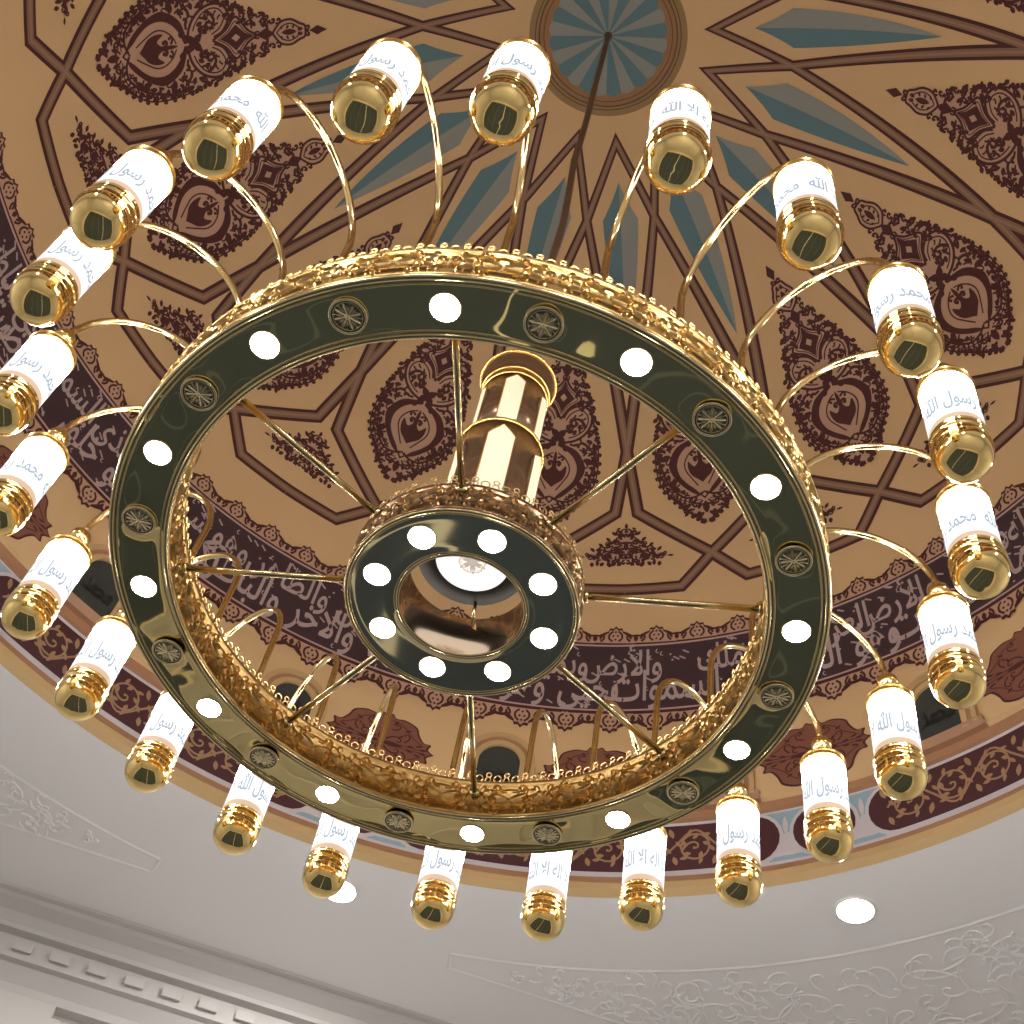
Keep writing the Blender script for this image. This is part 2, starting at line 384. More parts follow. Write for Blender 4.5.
def half():
    C = lambda x, y, a, l, t, w, **k: md.curl(x, y, a, l * 1.15, t, w * 1.35, **k)
    S = lambda p, w, **k: md.stroke(p, w * 1.2, **k)
    # ogee leaf
    S(cr([(0, 8.2), (2.2, 8.6), (3.2, 11), (4.9, 14.6), (4.1, 19), (0, 22.4)]), .75); S(cr([(.2, 10.2), (2.1, 12), (3.3, 14.8), (2.6, 18), (0, 20.6)]), .45)
    C(1, 8.4, -.5, 3.4, -3.6, .7); C(.6, 9.6, .6, 3, 3.4, .6)
    for y in (13, 15.5, 18): md.leaf(2.9, y, PI - .5, 1.9, 1.0)
    # diamond with hollow sides
    S(cr([(0, 28.8), (2.6, 33.2), (8.0, 38.2), (3.4, 42.5), (0, 48.2)]), .8); S(cr([(0, 30.8), (2.2, 34.4), (6.3, 38.2), (2.6, 41.6), (0, 45.8)]), .35)
    # great paired scrolls
    S(cr([(1.2, 47.6), (3.2, 43.6), (8.2, 41.2), (12.8, 43.5), (14.0, 48.5), (12.2, 53.6), (8.2, 57.2), (3.4, 58.8), (1.2, 58.2)], 7), .95)
    S(cr([(2.4, 48.6), (4.4, 45.2), (8.2, 43.2), (11.4, 45.1), (12.3, 48.6), (10.8, 52.6), (7.4, 55.4), (4.6, 56.6)], 7), .5)
    C(11.6, 51.5, -1.9, 15.5, -5.6, 1.05); C(9.7, 54, PI + .9, 4, 2.5, .8)
    for a, (x, y) in enumerate([(4.6, 47.4), (6.4, 45.6), (9.4, 44.6), (11.2, 46.6), (11.4, 49.6)]): C(x, y, 1.4 + a * .25, 2.6, 1.9, .65, end=False)
    C(4.6, 53.6, -.6, 4.2, -2.7, .9); C(6.4, 51.2, 2.4, 3, -2.2, .7)
    # calyx of two broad crescents
    out = cr([(.4, 59.2), (4.5, 60.2), (9.2, 62.4), (12.4, 66.6), (13.8, 71.2), (12.0, 76.6), (8.6, 81.2), (4.6, 85.0), (1.6, 86.2)], 6)
    inn = cr([(1.6, 86.0), (3.6, 83.2), (6.9, 79.8), (9.5, 75.8), (10.2, 70.8), (8.4, 66.2), (5.0, 62.9), (1.6, 61.2), (.4, 60.6)], 6)
    md.poly(out + inn[1:], 'maroon', 2)
    md.leaf(12.2, 66.6, -.1, 5.4, 3.0, bend=.25, lay=2); md.leaf(10.8, 77.2, .7, 4.6, 2.4, lay=2)
    S(cr([(1.0, 64.0), (4.2, 66), (6.6, 69.6), (6.8, 73.4), (4.8, 77.4), (2.2, 81.6)], 5), .5)
    # bud
    md.poly(cr([(0, 80.4), (2.0, 78.6), (4.4, 76.4), (5.6, 73.0), (5.2, 69.8), (3.0, 72.4), (1.1, 70.8), (0, 67.4)], 4), 'maroon', 2)
    C(.5, 71.5, -1.9, 7.4, 4.6, 1.1); C(1.2, 66.5, -.8, 4.6, 3.6, .8)
    # crossing tails and foot lattice
    S(cr([(.6, 85), (4.2, 86.6), (8.6, 86.2), (12.0, 83.2), (14.6, 79.4), (16.4, 74.6), (17.2, 70)], 5), .85)
    S(cr([(2, 88.2), (6.6, 88.4), (11, 86.6), (14.2, 83)], 5), .4)
    C(3.6, 87, 1.2, 6.6, -4.4, .9); C(2.0, 89.8, .9, 7.0, -4.2, .85); C(8.6, 87.2, 1.4, 5.0, -3.6, .8); C(1.4, 95.4, -.4, 4.2, 3.2, .7)
    C(5.0, 92.4, -.2, 4.2, 3.0, .7); C(12, 83.8, 1.9, 5, -3.8, .8)
    # fillers between scrolls, crescents and edge
    for x, y, a, l, t, w in [(3, 26, .9, 6, -3.6, .9), (5.2, 31, .8, 6.4, -3.9, .9), (7.2, 35, -.4, 5, 3.6, .8), (1.8, 24.6, -.2, 4.6, 3.4, .8), (9.8, 39.6, -.5, 4.4, 3.6, .8),
                             (14.6, 50, .2, 4.6, 3.2, .9), (13.0, 55.4, -.3, 6.0, -3.8, .9), (10.4, 58.4, .1, 7.4, 3.4, 1.0), (13.6, 59.8, .8, 5.6, -3.6, .8), (14.4, 64.2, -.7, 5.4, 3.6, .9),
                             (16.6, 67.6, .6, 4.4, 3.4, .8), (17.6, 72.6, 2.4, 5.2, 3.0, .8), (15.6, 76.6, .2, 4.0, -3.2, .8), (7.2, 60.2, -.9, 4.4, 3.2, .8), (5.6, 59.4, .3, 8, -2.6, .8),
                             (11.6, 80.6, .4, 5, 3.4, .8), (4.2, 49.8, 1.0, 4.2, 3.0, .7), (6.4, 48.2, .7, 5.0, 3.4, .7)]: C(x, y, a, l, t, w)
    for x, y, a in [(12.6, 57, .4), (16, 61, .9), (15.2, 69.6, .2), (17.2, 77, 1.9), (8.6, 89.4, 1.2), (6.4, 41.2, -.6), (10.6, 42, -1.2)]: md.leaf(x, y, a, 3.4, 1.9)
    S([(x, y) for x, y in per[22:]], .55)
    # small comb leaves in rows between the larger forms
    for x, y, a in [(6.5, 25.5, .6), (3.6, 29.4, .9), (8.8, 31.4, .5), (6.6, 33.4, 1.6), (10.4, 36.2, .6), (9.2, 38.2, 1.8), (12.6, 41, .6), (13.8, 45, .9), (15.6, 47.8, .7), (15.4, 52.8, .5), (13.2, 52.6, 1.2), (17.0, 56.4, .8), (11.2, 62.4, .2), (16.8, 64.8, 1.2), (18.2, 66.8, 1.4), (14.6, 74.4, 1.6), (18.4, 74.2, 1.9), (13.4, 79.6, 2.0), (16.2, 80.2, 2.2), (13.4, 86, 2.2), (9.8, 90.6, 2.3), (6.2, 94, 2.2), (3.2, 93.4, 1.4), (2.2, 97.2, 1.8), (7.8, 84.2, -.4), (10.4, 82.4, -.6), (2.6, 61.6, .3), (8.4, 49.8, 1.2), (7.6, 52.4, 2.0), (2.8, 50.6, .7), (3.2, 53.0, .4)]: md.leaf(x, y, a, 3.0, 1.9)
    # fringe of hooks
    acc = 0
    for (x0, y0), (x1, y1) in zip(per[9:], per[10:]):
        acc += math.hypot(x1 - x0, y1 - y0)
        if acc > 2.25:
            acc = 0; a = math.atan2(y1 - y0, x1 - x0) - PI / 2
            C(x1 - .8 * math.cos(a), y1 - .8 * math.sin(a), a - .9, 3.7, 3.9, .72); md.leaf(x1 - 1.4 * math.cos(a), y1 - 1.4 * math.sin(a), a + .75, 2.3, 1.0)
md.mirrored(half)
def inside(pts, x, y):
    c_ = False
    for (x0, y0), (x1, y1) in zip(pts, pts[1:] + pts[:1]):
        if (y0 > y) != (y1 > y) and x < (x1 - x0) * (y - y0) / (y1 - y0) + x0: c_ = not c_
    return c_
def fill(dr, region, sp, ln, w, free, seed, y0, y1, xm):
    r = random.Random(seed)
    def f():
        y = y0; row = 0
        while y < y1:
            x = sp * (.5 if row % 2 else .95)
            while x < xm:
                if inside(region, x, y) and free(x, y):
                    s = 1 if (row + int(x / sp)) % 2 else -1
                    dr.curl(x - .3 * ln * .5, y, r.uniform(-.6, 1.3), ln, s * r.uniform(3.4, 4.4), w)
                    if r.random() < .5: dr.leaf(x + ln * .1, y + ln * .25, r.uniform(0, 2), ln * .55, w * 1.9)
                x += sp
            y += sp * .82; row += 1
    dr.mirrored(f)
MR = [(x, y) for x, y in per] + [(0, 99.5), (0, 6)]
def mfree(x, y):
    if y < 24: return False
    if y < 47 and x < 8.6 - abs(y - 38.2) * .85: return False
    if math.hypot((x - 8.2), (y - 50)) < 8.6: return False
    if 58 < y < 87 and x < 14.0 - abs(y - 71) * .58: return False
    return True
fill(md, MR, 3.7, 5.2, .82, mfree, 5, 25, 98, 20)
mdb = bake(md, 4)
for p in PHM:
    def mp(x, y, l, z, p=p):
        pol = 33.5 + y * .279; return SP(p + DEG * x * .01646 / (RS * math.sin(math.radians(pol))), pol, LH(l))
    place(dm, mdb, mp)

# ---- small triangular arabesque (x -30..30, y 0 apex .. 28 base, cm)
td = Draw()
TP = [(0, 0), (2.2, 2.2), (5.2, 5.0), (7.4, 9.4), (11, 12.6), (16, 17.2), (22, 20.8), (27, 23.4), (29.5, 25.4), (22, 27), (12, 27.6), (0, 27.4)]
tp = cr(TP, 3); td.poly([(x * .95, y) for x, y in tp] + [(-x * .95, y) for x, y in tp[-2:0:-1]], 'mauve', 0)
td.leaf(0, 2.6, -PI / 2, 4.6, 2.2); td.leaf(0, 20, -PI / 2, 8, 3.4); td.leaf(0, 27, -PI / 2, 5, 2.6); td.disc(0, 7, 1.2)
def thalf():
    C = lambda x, y, a, l, t, w: td.curl(x, y, a, l * 1.35, t, w * 1.25)
    for x, y, a, l, t, w in [(.6, 9, -.6, 11, -4.6, 1.2), (.6, 13, .3, 11, -4.4, 1.2), (1, 17, 1.1, 11, -4.6, 1.2), (4, 16, .2, 9, 4.2, 1.1), (6, 22, -.5, 11, 4.2, 1.2), (8.6, 15.6, .4, 9, -4.2, 1.1), (12, 20, .1, 10, 4.2, 1.1),
                             (14, 24, -.3, 9, -4, 1.1), (18, 21.4, .5, 8, 4.2, 1.0), (21, 25.4, -.6, 7, 4.4, 1.0), (2, 24, -.3, 9, -4.2, 1.1), (3, 4.4, .4, 5, 4.4, 1.0), (.4, 22, .2, 7, 4, 1.0), (9, 26, -.2, 6, -3.6, 1.0), (24, 24.4, .2, 6.4, -4.4, 1.0)]: C(x, y, a, l, t, w)
    for x, y, a in [(6.4, 7.6, -.7), (10.4, 12.4, -.8), (15.4, 17, -.8), (21, 20.8, -.8), (5, 27.6, 1.9), (12, 28, 1.7), (19, 27.6, 1.5), (4.2, 11.4, .3), (9, 19, .6), (16, 22, .2)]: td.leaf(x, y, a, 4.6, 2.4)
    td.leaf(28, 25, .1, 4.6, 1.6)
td.mirrored(thalf); fill(td, [(x, y) for x, y in tp] + [(0, 0)], 4.0, 7.5, 1.5, lambda x, y: True, 9, 4, 27, 28); tdb = bake(td, 6)
for p in PHT:
    def mp(x, y, l, z, p=p):
        pol = 60.6 + y * .01 / RS * DEG; return SP(p + DEG * x * .0104 / (RS * math.sin(math.radians(pol))), pol, LH(l))
    place(dm, tdb, mp)

# ---- lace borders above and below the inscription: 75 repeats of 4.8 degrees (x -2.4..2.4 deg, y 0 at the pink line outwards)
bd = Draw()
edge = [(-2.4, 1.55), (-1.9, 1.5), (-1.35, 1.85), (-.85, 2.05), (-.75, 2.45), (-.3, 2.4), (0, 2.75), (.3, 2.4), (.75, 2.45), (.85, 2.05), (1.35, 1.85), (1.9, 1.5), (2.4, 1.55)]
bd.poly([(-2.4, .1)] + edge + [(2.4, .1)], 'maroon', 1)
ins = [(x * .985, y - .32) for x, y in edge]
bd.poly([(-2.4, .30)] + ins + [(2.4, .36)], 'mauve', 2)
bd.disc(0, 1.85, .17, 'maroon', 3, 4); bd.disc(0, .8, .17, 'maroon', 3, 4); bd.disc(.27, 1.32, .17, 'maroon', 3, 4); bd.disc(-.27, 1.32, .17, 'maroon', 3, 4)
def bh():
    bd.curl(1.75, .5, 2.5, 2.2, -4.2, .28, lay=3); bd.stroke(cr([(.35, .55), (.75, .95), (.72, 1.5), (.3, 1.95)], 4), .24, lay=3)
    bd.stroke(cr([(1.1, 1.7), (1.55, 1.3), (1.85, .8)], 4), .24, lay=3); bd.leaf(2.38, .5, PI / 2, .85, .5, lay=3)
bd.mirrored(bh); bdb = bake(bd, 1.0)
for i in range(75):
    c = 174.6 + 4.8 * i
    place(dm, bdb, lambda x, y, l, z: SP(c + x, 77.0 - y * 1.0, LH(l)))
    place(dm, bdb, lambda x, y, l, z: SP(c - .1 + x, 86.5 + y * 1.2, LH(l)))
polring(76.7, 86.8, 'maroon', 0, 240); polring(77.15, 86.25, 'insbg', 1, 240)
polring(76.95, 77.2, 'pink', 3, 240); polring(86.25, 86.5, 'pink', 3, 240)

# ---- great inscription, words interlaced on two levels, reading right to left
V1 = 'سبح لله ما في السموات والأرض وهو العزيز الحكيم'
V2 = 'له ملك السموات والأرض يحيي ويميت وهو على كل شيء قدير'
V3 = 'هو الأول والاخر والظاهر والباطن وهو بكل شيء عليم'
V4 = 'هو الذي خلق السموات والأرض في ستة أيام ثم استوى على العرش'
V5 = 'يعلم ما يلج في الأرض وما يخرج منها وما ينزل من السماء وما يعرج فيها وهو معكم أين ما كنتم'
V6 = 'له ملك السموات والأرض وإلى الله ترجع الأمور'.replace('إ', 'أ')
def inscribe(text, a0, a1):
    ws = [text2d(shape(w), .012) for w in text.split()]
    lay = []; x = 0
    for i, (v, f, w) in enumerate(ws):
        up = i % 2; s = 1.0 if not up else .92
        lay.append((x, up, s)); x += w * s * .52 + .05
    tot = x + ws[-1][2] * .38; sc = (a1 - a0) / tot
    for (v, f, w), (x, up, s) in zip(ws, lay):
        for q in f:
            pass
        base = 84.9 if not up else 81.3; hs = 6.0 if not up else 5.0
        dm_v = []
        for X, Y, _ in v:
            dm_v.append(SP(a0 + (x + (w - X) * s) * sc, base - Y * hs, LH(2 + up * .6)))
        dm.add(dm_v, f, 'insfg')
    r = random.Random(len(text))
    for i in range(int((a1 - a0) / .45)):   # vowel strokes
        a, p = a0 + (i + r.random()) * .45, r.choice([77.7, 78.1, 78.6, 79.4, 81.4, 82.2, 83.0, 85.3, 85.7]); t = r.random()
        d = Draw()
        if t < .5: d.stroke([(0, 0), (.7, -.45)], .2, 'insfg')
        elif t < .75: d.curl(0, 0, .8, 1.0, 3.0, .15, 'insfg', end=False, n=6)
        else: d.disc(0, 0, .17, 'insfg', 1, 4)
        place(dm, bake(d, 0), lambda x, y, l, z: SP(a + x, p + y, LH(2.9)))
for tx, a0, a1 in ((V1, 122, 157.5), (V2, 158.5, 198), (V3, 199, 233), (V4, 234, 274), (V5, 275, 335), (V6, 336, 366), (V2, 367, 407), (V1, 408, 442), (V3, 443, 481)): inscribe(tx, a0, a1)

# ---- rust cartouches on the drum between the niches (cm)
cd = Draw()
cl = cr([(33, 0), (29, 3.4), (30, 8), (25.5, 8.6), (22, 14), (19.5, 20), (12, 23.5), (6, 22.8), (3.6, 26), (0, 24)], 4)
full = cl + [(-x, y) for x, y in cl[-2::-1]]; full = full + [(-x, -y) for x, y in full[1:-1]]
cd.poly(full, 'maroon', 0); cd.poly([(x * .95, y * .95) for x, y in full], 'rust', 1)
for a in range(4): cd.leaf(0, 0, a * PI / 2, 9 if a % 2 else 14, 4, lay=2)
def ch():
    for s in (1, -1):
        cd.curl(3, s * 3, s * .9, 24, s * -5.2, 1.2, lay=2, end=False, n=14); cd.curl(14, s * 4, s * .7, 18, s * 5.2, 1.1, lay=2, end=False, n=12); cd.curl(5, s * 12, s * .1, 16, s * 5, 1.0, lay=2, end=False, n=12)
        for x, y, a in [(16, 1.6, .2), (21, 3.2, .3), (10, 6, .9), (6, 16, 1.2), (13, 13, .6), (24, 1.4, .1)]: cd.leaf(x, s * y, s * a, 4.6, 1.6, lay=2)
        cd.stroke([(7, s * 1.2), (27, s * 1.0)], .6, lay=2); cd.stroke(cr([(4, s * 20), (12, s * 17), (18, s * 10), (25, s * 5)], 5), .6, lay=2)
cd.mirrored(ch); cdb = bake(cd, 8)
for i in range(16):
    c = 153.2 + 22.5 * i
    place(dm, cdb, lambda x, y, l, z: DP(c + DEG * x * .0105 / 3.4, 2.61 + y * .0092, LH(l)))

# ---- bottom band: long and short maroon ovals with scrolls on a pale blue ground
def oval(c, hw, hh, n=10):
    hw2 = hw - hh; pts = [(hw2 + hh * math.cos(t), hh * math.sin(t)) for t in [PI / 2 - PI * i / n for i in range(n + 1)]]
    return pts + [(-x, -y) for x, y in pts]
KB = 3.5 * PI / 180
for i in range(8):
    c = 153.3 + 45 * i
    n = 90; skyv = [DP(c - 5.4 + 10.8 * q / 12, z, LH(0)) for q in range(13) for z in (1.975, 2.285)]
    dm.add(skyv, [(2 * q, 2 * q + 1, 2 * q + 3, 2 * q + 2) for q in range(12)], 'sky')
    for cc, hw in ((c, 2.95 * KB), (c + 22.5, 18.3 * KB)):
        d = Draw(); d.poly(oval(0, hw + .022, .168), 'white', 1); d.poly(oval(0, hw, .146), 'bandbg', 2)
        if hw < .3:
            for a in range(6): d.leaf(0, 0, a * PI / 3, .11, .045, 'scroll', 3)
            d.stroke([(.115 * math.cos(t * PI / 8), .115 * math.sin(t * PI / 8)) for t in range(16)], .012, 'scroll', 3, closed=True)
        else:
            m = 8; st = 2 * (hw - .11) / m; wave = []
            for q in range(m):
                x = -hw + .11 + st * (q + .5); s = 1 if q % 2 else -1
                d.stroke([(x + .082 * math.cos(t * PI / 9), .082 * math.sin(t * PI / 9)) for t in range(18)], .012, 'scroll', 3, closed=True)
                wave += [(x - st / 2, 0), (x, s * .108)]
                d.curl(x + .075, -s * .02, s * 2.1, .23, s * 4.6, .015, 'scroll', 3, n=12)
                for a in range(5): d.leaf(x + .05 * math.cos(a * 1.3), .05 * math.sin(a * 1.3), a * 1.3 + 1, .05, .026, 'scroll', 3)
                for a in range(6): d.leaf(x + .082 * math.cos(a * 1.05), .082 * math.sin(a * 1.05), a * 1.05 + .9, .05, .022, 'scroll', 3)
                d.leaf(x + st / 2, s * .06, s * 1.2, .07, .03, 'scroll', 3); d.leaf(x + st / 2, -s * .06, -s * 1.9, .06, .03, 'scroll', 3)
            d.stroke(cr(wave + [(hw - .11, 0)], 5), .013, 'scroll', 3)
        place(dm, bake(d, .1), lambda x, y, l, z: DP(cc + x / KB, 2.13 + y, LH(l)))
    d = Draw()
    for s in (1, -1):   # spearheads of the blue gap
        d.leaf(s * 3.62 * KB, 0, PI / 2, .12, .03, 'white', 1); d.leaf(s * 3.62 * KB, 0, -PI / 2, .12, .03, 'white', 1)
    place(dm, bake(d, 0), lambda x, y, l, z: DP(c + x / KB, 2.13 + y, LH(l)))
dome = tag(dm.build('ceiling_dome'), kind='structure')

# ---- arched niches with lettered dark panels, round the drum
def niche(i, az, word):
    t0 = Vector((math.cos(math.radians(az)), math.sin(math.radians(az)), 0)); sd = Vector((-t0.y, t0.x, 0))
    root = tag(empty('window_%d' % (i + 1), None, tuple(t0 * 3.41 + Vector((0, 0, 2.38)))), kind='structure')
    def P(x, z, h):   # x towards rising azimuth, h out of the wall
        return DP(az + DEG * x / 3.41, 2.38 + z, h) if True else None
    def L(p): return tuple(Vector(p) - root.location)
    def arch(w, sp, n=14): return [(w, 0)] + [(w * math.cos(t), sp + w * math.sin(t)) for t in [PI * q / n for q in range(n + 1)]] + [(-w, 0)]
    b = MB(); o = arch(.135, .27); v = [L(P(x, z, .012)) for x, z in o]; b.add(v + [L(P(0, .2, .012))], [(q, q + 1, len(o)) for q in range(len(o) - 1)] + [(len(o) - 1, 0, len(o))], 'nicheg')
    b.build('glass', root)
    f = MB()
    for w0, w1, h, k in ((.130, .165, .030, 'rim'), (.165, .195, .020, 'mould'), (.195, .225, .036, 'rim')):
        A, B = arch(w0, .27), arch(w1, .27); m = len(A)
        v = [L(P(x, z, .0)) for x, z in A] + [L(P(x, z, h)) for x, z in A] + [L(P(x, z, h)) for x, z in B] + [L(P(x, z, 0)) for x, z in B]
        f.add(v, [(r * m + q, r * m + q + 1, (r + 1) * m + q + 1, (r + 1) * m + q) for r in range(3) for q in range(m - 1)], k)
    f.build('window_frame', root)
    s = MB(); v = [L(P(x, z, h)) for x in [-.25 + .05 * q for q in range(11)] for z, h in ((-.02, 0), (-.02, .04), (.02, .04), (.02, 0))]
    s.add(v, [(q * 4 + r, q * 4 + r + 1, q * 4 + r + 5, q * 4 + r + 4) for q in range(10) for r in range(3)], 'mould'); s.build('window_sill', root)
    tv, tf, tw = text2d(shape(word), .03); sc = .2 / tw
    g = MB(); g.add([L(P(.10 - x * sc, .13 + y * .2, .016)) for x, y, _ in tv], tf, 'nichet'); g.build('lettering', root)
for i in range(16): niche(i, PHM[i] + .6, 'محمد' if i % 2 == 0 else 'الله')

# ---- flat ceiling round the dome, cornice, walls, floor
RA = math.radians(19.7); HW = 4.74; WW = 5.12; ZF = -4.6
cb = MB(); n = 240; vs = []
for i in range(n):
    a = 2 * PI * i / n; c = max(abs(math.cos(a - RA)), abs(math.sin(a - RA))); R_ = HW / c
    vs += [(3.515 * math.cos(a), 3.515 * math.sin(a), 1.8), (R_ * math.cos(a), R_ * math.sin(a), 1.8)]
cb.add(vs, [(2 * i, 2 * i + 1, (2 * i + 3) % (2 * n), (2 * i + 2) % (2 * n)) for i in range(n)], 'ceil')
# moulded plaster spandrels: rounded outline and scrollwork raised a centimetre
sd_ = Draw()
def ridge(pts, w=.028): sd_.stroke(pts, w, 'ceil', 0, ridge=True)
for q in range(4):
    ca = RA + PI / 4 + q * PI / 2; A = 32.5 / DEG
    P2 = lambda r, t: (r * math.cos(ca + t), r * math.sin(ca + t))
    ridge([P2(4.16, -A + 2 * A * i / 60) for i in range(61)]); 
    for s in (1, -1):
        ridge([P2(4.2 / math.cos(s * t - s * PI / 4) if True else 0, s * t) for t in [A * i / 20 for i in range(21)]])
        ridge([P2(4.16, s * A), P2(4.2 / math.cos(A - PI / 4), s * A)])
    for s in (1, -1):
        for t, fr, sz in ((27, .5, .05), (23.5, .5, .09), (19, .5, .16), (13, .45, .26), (13, .85, .12), (6, .25, .26), (6, .7, .30), (2.5, .5, .16), (17, .9, .07), (9.5, .12, .12), (1.4, .9, .2)):
            T = t / DEG; r0, r1 = 4.2, 4.16 / math.cos(PI / 4 - T); r = r0 + (r1 - r0) * fr; x, y = P2(r, s * T)
            for j, (k0, tn) in enumerate(((.3, 4.9), (2.4, 4.6), (4.5, 5.2), (1.2, -4.4))):
                sd_.curl(x + sz * .25 * math.cos(k0), y + sz * .25 * math.sin(k0), k0 + ca, sz * 2.9, s * tn, .022, 'ceil', 0, ridge=True, n=12)
            sd_.leaf(x, y, ca + s * 1.1, sz * .8, .05, 'ceil', 0)
    rr_ = random.Random(q)
    for t in range(-250, 251, 11):      # smaller tendrils between
        T = t / 10 / DEG; r1 = 4.16 / math.cos(PI / 4 - abs(T)) if abs(T) < PI / 4 else 4.3
        for fr in (.18, .4, .62, .84):
            if (r1 - 4.2) * .2 < .02: continue
            r_ = 4.2 + (r1 - 4.2) * fr; x, y = P2(r_, T + rr_.uniform(-.01, .01)); z0 = min(.5, (r1 - 4.16) * .8)
            sd_.curl(x, y, rr_.uniform(0, 6.28), z0 * rr_.uniform(.5, .9), rr_.choice((-1, 1)) * rr_.uniform(3.2, 4.8), .02, 'ceil', 0, ridge=True, n=10)
place(cb, bake(sd_, 0), lambda x, y, l, z: (x, y, 1.798 - .007 * z), smooth=False)
tag(cb.build('ceiling'), kind='structure')
CS = [(HW - .01, 1.80), (HW, 1.785), (HW + .03, 1.775), (HW + .03, 1.74), (HW + .10, 1.70), (HW + .13, 1.64), (HW + .13, 1.61), (HW + .19, 1.60), (HW + .19, 1.46), (HW + .23, 1.45), (HW + .29, 1.36), (HW + .30, 1.31), (HW + .38, 1.30)]
sides = ('front', 'back', 'left', 'right')
rt = lambda x, y, q: (x * math.cos(RA + q * PI / 2) - y * math.sin(RA + q * PI / 2), x * math.sin(RA + q * PI / 2) + y * math.cos(RA + q * PI / 2))
for q in range(4):
    b = MB(); vs = []
    for d_, z in CS:
        for s in (-1, 1): x, y = rt(d_, s * d_, q); vs.append((x, y, z))
    b.add(vs, [(2 * i, 2 * i + 1, 2 * i + 3, 2 * i + 2) for i in range(len(CS) - 1)], 'cornice')
    for i in range(42):
        u = -4.78 + i * .2333
        x, y = rt(HW + .17, u, q); b.box((x, y, 1.53), (.018, .12, .06), 'cornice', RA + q * PI / 2)
    tag(b.build('trim_%d' % (q + 1)), kind='structure')
    w = MB()
    w.add([(*rt(WW, -WW, q), ZF), (*rt(WW, WW, q), ZF), (*rt(WW, WW, q), 1.32), (*rt(WW, -WW, q), 1.32)], [(0, 1, 2, 3)], 'wall')
    for u in (-4.3, -1.45, 1.45, 4.3):      # pilasters with caps and raised panels between
        x, y = rt(WW - .05, u, q); w.box((x, y, (ZF + 1.3) / 2), (.1, .5, 1.3 - ZF), 'cornice', RA + q * PI / 2)
        x, y = rt(WW - .08, u, q); w.box((x, y, 1.12), (.16, .62, .14), 'cornice', RA + q * PI / 2)
    for u in (-2.9, 0, 2.9):
        for du, dz, wy, wz in ((0, 1.0, 2.1, .05), (0, -3.6, 2.1, .05), (-1.03, -1.3, .05, 4.6), (1.03, -1.3, .05, 4.6)):
            x, y = rt(WW - .015, u + du, q); w.box((x, y, dz), (.03, wy, wz), 'cornice', RA + q * PI / 2)
    tag(w.build('wall_' + sides[q]), kind='structure')
b = MB(); b.add([(*rt(WW, s1 * WW, 0)[:2], ZF) if s0 > 0 else (*rt(-WW, s1 * WW, 0)[:2], ZF) for s0, s1 in ((1, 1), (1, -1), (-1, -1), (-1, 1))], [(0, 1, 2, 3)], 'stone')
tag(b.build('floor'), kind='structure')
b = MB(); b.box((0, 0, .012), (9.0, 8.8, .024), 'carpet')
cp = b.build('prayer_carpet'); cp.location = (-.38, -.14, ZF); cp.rotation_euler = (0, 0, math.radians(19.7))
tag(cp, 'dark green prayer carpet with pale row lines on the hall floor', 'carpet')

# ---- recessed downlights in the flat ceiling
def downlight(az, label):
    a = math.radians(az); root = empty('ceiling_downlight', None, (3.82 * math.cos(a), 3.82 * math.sin(a), 1.8))
    b = MB(); b.lathe([(.115, 0), (.113, -.008), (.098, -.012), (.094, -.006)], 'ceil', 32); b.build('trim_ring', root)
    b = MB(); b.lathe([(.095, -.007), (.05, -.008), (.0001, -.008)], 'down', 32); b.build('lens', root)
    tag(root, label, 'ceiling light', 'recessed lights round the dome')
    return root
DL = ['round white recessed downlight in the flat ceiling below the blue gap of the dome border', 'round white recessed downlight half hidden behind a lantern bottom']
for i, az in enumerate((152.8, 197.6)): downlight(az, DL[i])
for i in range(6): downlight(242.6 + 45 * i, 'round white recessed downlight in the flat ceiling added out of view to light the hall')  # unseen lights added to carry on the circle and brighten the hall

# ================================================================== THE CHANDELIER (axis at x=y=0, bottom face of the great ring at z=0)
CH = tag(empty('chandelier', None, (0, 0, 0)), 'great gold ring chandelier with lettered glass lanterns hanging on a cable under the painted dome', 'chandelier')
RI, RO = .911, 1.091
# bottom face and its rolled edges
from mathutils import noise
def dented(name, r0, r1, z, k, n, m, dents, amp, seed):
    vs = []
    for i in range(n):
        a = 2 * PI * i / n; ca, sa = math.cos(a), math.sin(a)
        for q in range(m + 1):
            r = r0 + (r1 - r0) * q / m; x, y = r * ca, r * sa; e = min(1, min(q, m - q) / (m * .18))
            h = amp * (noise.noise(Vector((x * 3.0, y * 3.0, seed))) + .6)
            for dx, dy in dents:
                d2 = (x - dx) ** 2 + (y - dy) ** 2
                if d2 < .12: h += .016 * math.exp(-d2 / .024) * (1 - math.exp(-d2 / .0045)) * (noise.noise(Vector((x * 5.5, y * 5.5, seed + 5))) + .25)
            vs.append((x, y, z + h * e * e * (3 - 2 * e)))
    M1 = m + 1; b = MB(); b.add(vs, [(i * M1 + q, i * M1 + q + 1, ((i + 1) % n) * M1 + q + 1, ((i + 1) % n) * M1 + q) for i in range(n) for q in range(m)], k, True)
    return b.build(name, CH)
RDZ = [(math.cos(math.radians(14.9 + 30 * i)), math.sin(math.radians(14.9 + 30 * i))) for i in range(12)]
dented('ring_bottom_plate', RI + .008, RO - .008, 0, 'mirror', 420, 16, RDZ, .0034, 3.3)
b = MB()
for r, w in ((RI + .006, .008), (RO - .006, .009), (RI + .022, .003), (RO - .024, .003)):
    b.lathe([(r + w * math.cos(q * PI / 4), .001 + w * .8 * math.sin(q * PI / 4)) for q in range(8)], 'edge', 192, closed=True)
b.build('ring_edge_moulding', CH)
BH = .165
